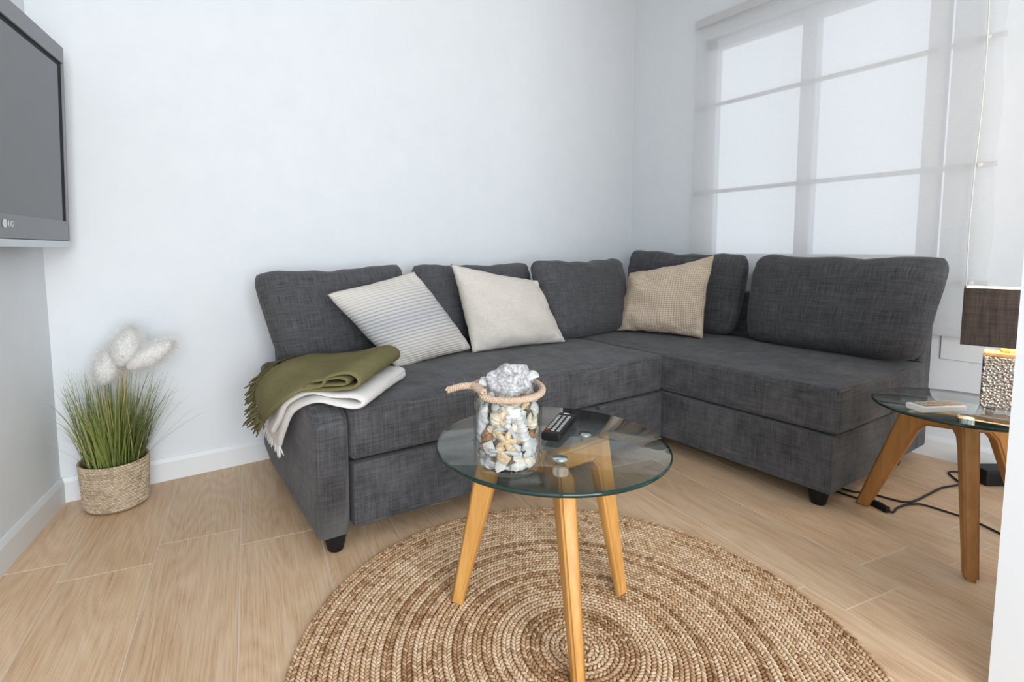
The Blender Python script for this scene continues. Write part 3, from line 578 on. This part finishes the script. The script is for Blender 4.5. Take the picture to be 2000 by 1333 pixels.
item('clam_shell', raw_mesh('clam_shell', m_clam(.040, .034), 'shell_grey'), jpos(.036, .055, .050), facing(.036, .4), 'broad grey-white clam shell at the lower right of the jar', 'shell')
item('clam_shell', raw_mesh('clam_shell', m_clam(.030, .028, 12), 'shell_tan'), jpos(-.010, .034, .054), facing(-.01, 3.3), 'tan fan-ribbed clam shell low at the front of the jar', 'shell')
rg = random.Random(21)
def rot(): return (rg.uniform(0, 6.3), rg.uniform(0, 6.3), rg.uniform(0, 6.3))
TINT = {'shell_white': 'white', 'shell_cream': 'cream', 'shell_tan': 'tan', 'shell_brown': 'brown', 'shell_grey': 'grey'}
def jar_item(kd, rad, a, z):
    mes, lb, ct = KIND[kd]; me = rg.choice(mes); tint = TINT[me.materials[0].name]; lb = {'clam_shell': tint + ' ribbed clam shell packed inside the glass jar', 'turret_shell': tint + ' pointed turret shell packed inside the glass jar', 'whelk_shell': tint + ' rounded whelk shell packed inside the glass jar', 'driftwood_stick': tint + ' driftwood stick packed inside the glass jar'}[kd]
    if kd == 'driftwood_stick': # tangential, slightly tilted
        q = Matrix.Rotation(a, 4, 'Z') @ Matrix.Rotation(pi / 2 + rg.uniform(-.35, .35), 4, 'X'); ro = q.to_euler(); rad = min(rad, .046)
    elif kd == 'clam_shell': q = Matrix.Rotation(a + rg.uniform(-.4, .4), 4, 'Z') @ Matrix.Rotation(pi / 2 + rg.uniform(-.5, .5), 4, 'Y') @ Matrix.Rotation(rg.uniform(0, 6.3), 4, 'Z'); ro = q.to_euler()
    else: ro = rot(); rad = min(rad, .046)
    item(kd, me, JC + V((math.cos(a) * rad, math.sin(a) * rad, z)), ro, lb, ct)
ca = math.atan2(cd.y, cd.x)
for layer in range(-1, 11):
    z = .0165 + layer * .0125 + (.005 if layer < 0 else 0); nn = 13 if layer > 0 else 15
    for k in range(nn):
        a = 2 * pi * (k + rg.random() * .5) / nn + layer * .9; front = math.cos(a - ca) > .45; rad = rg.uniform(.051, .057)
        if front and layer > 3: rad = rg.uniform(.034, .040)
        kd = rg.choice(['clam_shell'] * 6 + ['turret_shell'] * 2 + ['whelk_shell'] * 3 + ['driftwood_stick'] * 2) if layer > 2 else rg.choice(['clam_shell'] * 4 + ['driftwood_stick'] * 2)
        jar_item(kd, rad, a, z + rg.uniform(-.003, .003))
    for k in range(5): jar_item('clam_shell', .024, 2 * pi * k / 5 + layer, z)
for k in range(7): jar_item(rg.choice(['clam_shell', 'turret_shell']), .026, 2 * pi * k / 7, .150)
for k, (lat, dz, mt) in enumerate(((-.018, .150, 'shell_cream'), (.004, .152, 'shell_brown'), (.022, .153, 'shell_brown'), (.038, .154, 'shell_tan'), (-.034, .152, 'shell_white'))):
    item('whelk_shell', raw_mesh('whelk_shell', m_whelk(.028, .011), mt), jpos(lat, dz - .004, .040), upright(lat, 1.4 + k * .3), 'whelk shell lying just under the rim of the glass jar', 'shell', 'shells under the jar rim')
# crumpled oyster shell heaped over the rim
vs = []; fs = []; nu, nv = 40, 22
for j in range(nv + 1):
    th = pi * .62 * j / nv
    for i in range(nu):
        a = 2 * pi * i / nu; d_ = V((math.sin(th) * math.cos(a), math.sin(th) * math.sin(a), math.cos(th))); rr = 1 + .30 * noise.noise(d_ * 1.9 + V((3, 1, 0))) + .10 * abs(noise.noise(d_ * 4.5)) + .05 * noise.noise(d_ * 9 + V((0, 0, 4 * d_.z)))
        vs.append(JC + cr * .004 + V((0, 0, .168)) + V((d_.x * .049 * rr, d_.y * .040 * rr, d_.z * .042 * rr)))
for j in range(nv):
    for i in range(nu): a = j * nu + i; b = j * nu + (i + 1) % nu; fs.append((a, a + nu, b + nu, b))
fs.append(tuple(nv * nu + i for i in range(nu)))
setp(mesh_obj('oyster_shell', vs, fs, 'oyster', None), 'large crumpled grey-white oyster shell heaped on top of the jar', 'shell')
for lat, dz, tl in ((.047, .186, .5), (-.046, .176, -.4)): item('clam_shell', raw_mesh('clam_shell', m_clam(.030, .03), 'shell_white'), JC + cr * lat + V((0, 0, dz)), upright(lat, tl), 'white shell fragment leaning on the jar rim ' + ('right of' if lat > 0 else 'left of') + ' the oyster shell', 'shell')

# ------------------------------------------------------------ remotes
def remote(name, c, dirv, L, Wd, H, mat, label):
    d_ = V(dirv).normalized(); s = V((d_.y, -d_.x, 0)); e = empty(name, c, label, 'remote'); c = V(c)
    obox('body', c + V((0, 0, H / 2)), d_ * (L / 2), s * (Wd / 2), (0, 0, H / 2), mat, min(H * .28, .006), 3, e); return e, d_, s, c
e, d_, s, c = remote('tv_remote', (.462, -1.338, .4432), (.176, .118, 0), .165, .046, .020, 'black_plastic', 'black television remote with small buttons, behind the shell jar')
for i in range(9):
    for j in range(3):
        mt = 'button_grey'
        if i == 0 and j == 0: mt = 'button_red'
        if i == 1 and j == 0: mt = 'button_green'
        p = c + d_ * (-.062 + i * .0135) + s * ((j - 1) * .0125) + V((0, 0, .0205)); obox('button', p, d_ * .0032, s * .0034, (0, 0, .0012), mt, 0, 1, e)
obox('brand_print', c + d_ * .072 + V((0, 0, .0203)), d_ * .0025, s * .007, (0, 0, .0004), 'print_white', 0, 1, e)
e, d_, s, c = remote('air_conditioner_remote', (1.548, -1.742, STZ + .0002), (.148, -.080, 0), .140, .056, .018, 'white_plastic', 'white air conditioner remote lying on the glass side table')
obox('display', c + d_ * .040 + V((0, 0, .0183)), d_ * .024, s * .020, (0, 0, .0006), 'remote_screen', 0, 1, e)
obox('keypad', c - d_ * .022 + V((0, 0, .0183)), d_ * .034, s * .021, (0, 0, .0005), 'remote_screen', 0, 1, e)
for i in range(4):
    for j in range(3): obox('button', c + d_ * (-.046 + i * .016) + s * ((j - 1) * .013) + V((0, 0, .0195)), d_ * .005, s * .004, (0, 0, .001), 'button_orange' if (i == 2 and j == 1) else 'button_pale', 0, 1, e)

# ------------------------------------------------------------ table lamp
LX = V((.25, -.968, 0)).normalized(); LY = V((-LX.y, LX.x, 0)); LA = V((1.743, -1.842, STZ + .0003))
lamp = empty('table_lamp', LA, 'lit table lamp with grey rectangular shade and hammered metal base', 'lamp')
obox('base', LA + V((0, 0, .076)), LX * .052, LY * .034, (0, 0, .076), 'hammered', .004, 2, lamp)
obox('base_top', LA + V((0, 0, .1575)), LX * .0505, LY * .033, (0, 0, .0055), 'lamp_wood', .002, 2, lamp)
lathe('neck', [(.017, .163), (.017, .182), (.010, .184), (.010, .205)], 'lamp_brass', LA, 24, lamp, capt=True)
bm = bmesh.new(); hw, hd, z0, z1, tk = .103, .055, .183, .351, .003
for sx, sy, ax, ay in ((0, 1, hw, tk / 2), (0, -1, hw, tk / 2), (1, 0, tk / 2, hd), (-1, 0, tk / 2, hd)):
    box_into(bm, LA + LX * sx * hw + LY * sy * hd + V((0, 0, (z0 + z1) / 2)), LX * ax, LY * ay, (0, 0, (z1 - z0) / 2))
sh = bm_obj('lamp_shade', bm, 'shade_fabric', lamp)
bm = bmesh.new()
for sx, sy, ax, ay in ((0, 1, hw - .004, .0008), (0, -1, hw - .004, .0008), (1, 0, .0008, hd - .004), (-1, 0, .0008, hd - .004)):
    box_into(bm, LA + LX * sx * (hw - .0035) + LY * sy * (hd - .0035) + V((0, 0, (z0 + z1) / 2)), LX * ax, LY * ay, (0, 0, (z1 - z0) / 2 + .001))
bm_obj('lining', bm, 'shade_lining', sh)
lathe('bulb', [(.004, .205), (.013, .215), (.026, .245), (.026, .262), (.018, .280), (.0005, .288)], 'bulb', LA, 20, lamp)
pl = bpy.data.lights.new('lamp_bulb_light', 'POINT'); pl.energy = 4.5; pl.color = (1, .66, .36); pl.shadow_soft_size = .03; po = bpy.data.objects.new('lamp_bulb_light', pl); COL.objects.link(po); po.location = LA + V((0, 0, .295))

# ------------------------------------------------------------ cables and adapter on the floor
cz = .0045
def cab(label, pts, r=.0035): return setp(tube('power_cable', [(x, y, cz + dz) for x, y, dz in pts], r, 'black_rubber', 8, None, len(pts) * 10), label, 'cable', 'black cables on the floor')
cab('black cable from under the chaise to the adapter behind the side table', [(1.74, -1.40, 0), (1.745, -1.47, 0), (1.775, -1.498, 0), (1.791, -1.569, 0), (1.806, -1.605, .0), (1.850, -1.621, 0), (1.95, -1.628, 0), (2.05, -1.635, 0), (2.144, -1.660, 0), (2.19, -1.63, 0), (2.24, -1.60, 0), (2.275, -1.622, .0), (2.262, -1.665, 0), (2.25, -1.69, .004)])
sw = empty('inline_switch', (1.684, -1.560, 0), 'black inline cable switch on the floor by the side table leg', 'switch')
obox('body', (1.690, -1.568, .010), V((-.014, -.034, 0)), V((.009, -.0037, 0)), (0, 0, .0095), 'black_plastic', .003, 2, sw); obox('rocker', (1.688, -1.572, .0205), V((-.004, -.010, 0)), V((.005, -.002, 0)), (0, 0, .0015), 'black_rubber', 0, 1, sw)
cab('black cable leaving the inline switch past the front table leg', [(1.68, -1.602, .002), (1.690, -1.612, 0), (1.728, -1.608, 0), (1.770, -1.612, 0), (1.800, -1.628, .0035), (1.834, -1.650, 0), (1.838, -1.747, 0), (1.829, -1.787, 0), (1.806, -1.838, 0), (1.76, -1.93, 0)])
cab('short black cable between the sofa underside and the inline switch', [(1.70, -1.42, 0), (1.698, -1.48, 0), (1.700, -1.535, .003)])
ad = empty('power_adapter', (2.27, -1.73, 0), 'black power adapter block by the baseboard behind the side table', 'adapter')
obox('body', (2.27, -1.715, .030), V((.045, -.03, 0)), V((.022, .033, 0)), (0, 0, .0295), 'black_plastic', .008, 2, ad); obox('plug', (2.30, -1.79, .024), V((.03, -.02, 0)), V((.016, .024, 0)), (0, 0, .0235), 'black_plastic', .006, 2, ad)

# ------------------------------------------------------------ television
lpn = LC; TT = .062; TW, TZ0, TZ1 = 1.0, .90, 1.548
def tv(t_, n_, z): return LC + LD * (t_) + LN * (n_ + (z - TZ0) * .031 + .098) + V((0, 0, z))
tve = empty('television', LC + LD * (TT + TW / 2) + LN * .09 + V((0, 0, TZ0)), 'flat grey-framed television mounted on the wall above the plant', 'television')
tz = V((0, 0, 1)) + LN * .031
def tbox(nm, t0, t1, n0, n1, z0, z1, mat, r=0, parent=None):
    c = (tv(t0, n0, z0) + tv(t1, n1, z1)) / 2; return obox(nm, c, LD * ((t1 - t0) / 2), LN * ((n1 - n0) / 2), tz * ((z1 - z0) / 2), mat, r, 2, parent or tve)
t0, t1 = TT, TT + TW
tbox('back_shell', t0 + .02, t1 - .02, -.055, -.020, TZ0 + .03, TZ1 - .02, 'tv_back')
tbox('frame', t0, t1, -.022, 0, TZ1 - .052, TZ1, 'tv_silver', .002); tbox('frame', t0, t0 + .012, -.022, 0, TZ0 + .012, TZ1 - .052, 'tv_silver', .002); tbox('frame', t1 - .05, t1, -.022, 0, TZ0 + .012, TZ1 - .052, 'tv_silver', .002)
tbox('lower_bezel', t0 + .012, t1 - .05, -.022, -.0005, TZ0 + .022, TZ0 + .086, 'tv_silver', .002)
tbox('bottom_lip', t0, t1, -.030, .004, TZ0, TZ0 + .022, 'tv_lip', .006)
tbox('inner_bezel', t0 + .012, t1 - .05, -.022, -.006, TZ0 + .086, TZ1 - .052, 'tv_black'); 
tbox('screen', t0 + .046, t1 - .06, -.010, -.0035, TZ0 + .086, TZ1 - .068, 'tv_screen')
tbox('wall_mount', .42, .68, -.098 + .0, -.055, 1.08, 1.36, 'tv_back')
lg = []; lc = tv(t0 + .437, .0005, TZ0 + .060)
vs = [tuple(lc + LD * (.012 * math.cos(2 * pi * k / 24)) + tz * (.0115 * math.sin(2 * pi * k / 24)) + LN * d2) for d2 in (0, .0008) for k in range(24)]
mesh_obj('logo_disc', vs, [tuple(range(24)), tuple(range(47, 23, -1))] + [(k, (k + 1) % 24, 24 + (k + 1) % 24, 24 + k) for k in range(24)], 'tv_logo', tve, False)
cu = bpy.data.curves.new('logo_text', 'FONT'); cu.body = 'LG'; cu.size = .024; cu.extrude = .0005; cu.align_x = 'LEFT'; cu.materials.append(MATS['tv_logo'])
tmp = bpy.data.objects.new('logo_text_curve', cu); COL.objects.link(tmp); bpy.context.view_layer.update(); lme = bpy.data.meshes.new_from_object(tmp.evaluated_get(bpy.context.evaluated_depsgraph_get())); bpy.data.objects.remove(tmp); to = bpy.data.objects.new('logo_text', lme); COL.objects.link(to); to.parent = tve
px_ = -LD; mt = Matrix((px_, tz.normalized(), px_.cross(tz.normalized()))).transposed().to_4x4(); mt.translation = tv(t0 + .420, .001, TZ0 + .052) - wloc(tve); to.matrix_local = mt

# ------------------------------------------------------------ basket with grass and pampas plumes
BCn = V((-.492, -.098, 0)); BH = .168
pot = empty('potted_grass', BCn, 'woven jute basket of green ornamental grass with three white pampas plumes', 'plant')
lathe('basket_wall', [(.0001, .002), (.088, .002), (.096, .010), (.104, BH - .004), (.102, BH), (.096, BH - .004), (.088, .02), (.0001, .018)], 'basket_jute', BCn, 48, pot)
vs = []; fs = []; tn = []; rg = random.Random(5); rows_ = 25
for i in range(rows_):
    z = .008 + (BH - .012) * i / (rows_ - 1); r = .0940 + .0095 * z / BH - (.006 if i == 0 else 0); N = 62
    for k in range(N):
        a = 2 * pi * (k + (.5 if i % 2 else 0)) / N; er = V((math.cos(a), math.sin(a), 0)); et = V((-er.y, er.x, 0)); tl = (.45 if i % 2 else -.45); d_ = et * math.cos(tl) + V((0, 0, math.sin(tl))); e2 = er.cross(d_); b = len(vs); tt = min(1, max(0, rg.gauss(.5, .2)))
        for v in LT: vs.append(BCn + er * (r + v.z * .0040) + V((0, 0, z)) + d_ * (v.x * .0078) + e2 * (v.y * .0034)); tn.append(tt)
        for f in LF: fs.append([b + q for q in f])
setp(mesh_obj('weave', vs, fs, 'basket_jute', pot, True, BCn, tone=tn), kind='stuff')
lathe('soil', [(.0001, .130), (.098, .128)], 'soil', BCn, 32, pot)
# blades
vs = []; fs = []; tn = []; rg = random.Random(8)
def blade(base, az, lean, L, wd, curl, tone):
    d_ = V((math.cos(az), math.sin(az), 0)); sd = V((-d_.y, d_.x, 0)); b = len(vs); S = 7; p = V(base); el = pi / 2 - lean
    for i in range(S + 1):
        s = i / S; ww = wd * (1 - s) ** .6 * (.6 + .4 * min(1, s * 4)); n_ = d_.cross(V((0, 0, 1)))
        vs.append(p + sd * ww); vs.append(p - sd * ww + d_ * wd * .3); tn.extend([min(1, max(0, tone + .25 * s - .25))] * 2)
        p = p + (d_ * math.cos(el) + V((0, 0, math.sin(el)))) * (L / S); el -= curl / S * (.4 + 1.2 * s)
    for i in range(S): a = b + 2 * i; fs.append((a, a + 1, a + 3, a + 2))
def inroom(p): return (p - LC).dot(LN) > .012 and (p - LC).dot(-bn) > .012
for k in range(520):
    a = rg.uniform(0, 2 * pi); rr = .085 * math.sqrt(rg.random()); base = BCn + V((math.cos(a) * rr, math.sin(a) * rr, .13)); az = a + rg.gauss(0, .5); lean = abs(rg.gauss(.04, .13)) + rr * 1.7; L = rg.uniform(.17, .36); curl = abs(rg.gauss(.25, .35))
    tip = base + V((math.cos(az), math.sin(az), 0)) * L * math.sin(min(1.5, lean + curl * .55))
    if not inroom(tip): lean *= .3; curl *= .2
    tip = base + V((math.cos(az), math.sin(az), 0)) * L * math.sin(min(1.5, lean + curl * .7))
    if not inroom(tip): continue
    blade(base, az, lean, L, rg.uniform(.0016, .0032), curl, rg.gauss(.62, .2))
vaz = math.atan2(-.5375, .843)
for k in range(34):       # long arching outer blades
    az = rg.choice([vaz + rg.gauss(0, .35), vaz + pi + rg.gauss(.35, .3), vaz - pi / 2 + rg.gauss(0, .5)]); base = BCn + V((math.cos(az) * .07, math.sin(az) * .07, .135)); L = rg.uniform(.20, .31); lean = rg.uniform(.45, .8); curl = rg.uniform(.2, .9)
    if not inroom(base + V((math.cos(az), math.sin(az), 0)) * L * .95): L *= .55
    if not inroom(base + V((math.cos(az), math.sin(az), 0)) * L * .95): continue
    blade(base, az, lean, L, rg.uniform(.0009, .0016), curl, rg.gauss(.55, .2))
for k in range(34):       # stiff bunch leaning right
    az = vaz + rg.gauss(0, .18); base = BCn + V((math.cos(az) * .075, math.sin(az) * .075, .135)) ; blade(base, az, rg.uniform(.38, .56), rg.uniform(.20, .30), .0017, rg.uniform(0, .2), rg.gauss(.5, .2))
setp(mesh_obj('grass_blades', vs, fs, 'grass', pot, False, BCn, tone=tn), kind='stuff')
def plume(p0, p1, wd, n=5000, seed=0):
    rg = random.Random(seed); p0 = V(p0); p1 = V(p1); ax = (p1 - p0); L = ax.length; ax.normalize(); a1 = ax.cross(V((.3, .2, 1))).normalized(); a2 = ax.cross(a1); vs = []; fs = []; nu, nv = 26, 18
    env = lambda s: wd * (math.sin(pi * min(1, .04 + .96 * s) ** .85) ** .65)
    def surf(s, an): 
        rd = a1 * math.cos(an) + a2 * math.sin(an); q = 1 + .12 * noise.noise(rd * 2.2 + V((s * 4, seed * 3., 0))) + .05 * noise.noise(rd * 7 + V((s * 12, seed, 0))); return p0 + ax * (s * L * 1.12) + rd * (env(s) * .74 * q), rd
    for j in range(nv + 1):
        for i in range(nu): vs.append(surf(j / nv, 2 * pi * i / nu)[0])
    for j in range(nv):
        for i in range(nu): a = j * nu + i; b = j * nu + (i + 1) % nu; fs.append((a, b, b + nu, a + nu))
    core = mesh_obj('plume', vs, fs, 'plume', pot, True); setp(core, 'fluffy white pampas plume'); vs = []; fs = []
    for k in range(n):
        s = rg.random(); q0, rd = surf(s, rg.uniform(0, 2 * pi)); ll = wd * rg.uniform(.25, .62); d_ = (rd * rg.uniform(.5, 1) + ax * rg.uniform(.3, 1.1)).normalized(); q0 = q0 - rd * .003; q1 = q0 + d_ * ll * .6; q2 = q0 + d_ * ll + rd * ll * .1 - V((0, 0, .2 * ll)); sd = d_.cross(V((rg.gauss(0, 1), rg.gauss(0, 1), rg.gauss(0, 1)))).normalized() * .0004; b = len(vs)
        vs += [q0 + sd, q0 - sd, q1 + sd, q1 - sd, q2]; fs += [(b, b + 1, b + 3, b + 2), (b + 2, b + 3, b + 4)]
    setp(mesh_obj('plume_fibres', vs, fs, 'plume_fibre', core, False), kind='stuff'); o = core
    tube('stem', [BCn + V((0, 0, .13)), (BCn + V((0, 0, .13))) * .35 + p0 * .65, p0, p0 + ax * L * .8], .0022, 'stem', 6, o, 12)
plume((-.510, -.094, .430), (-.482, -.106, .545), .052, 6000, 1); plume((-.455, -.122, .495), (-.420, -.138, .612), .056, 6000, 2); plume((-.432, -.138, .488), (-.310, -.192, .562), .047, 6000, 3)
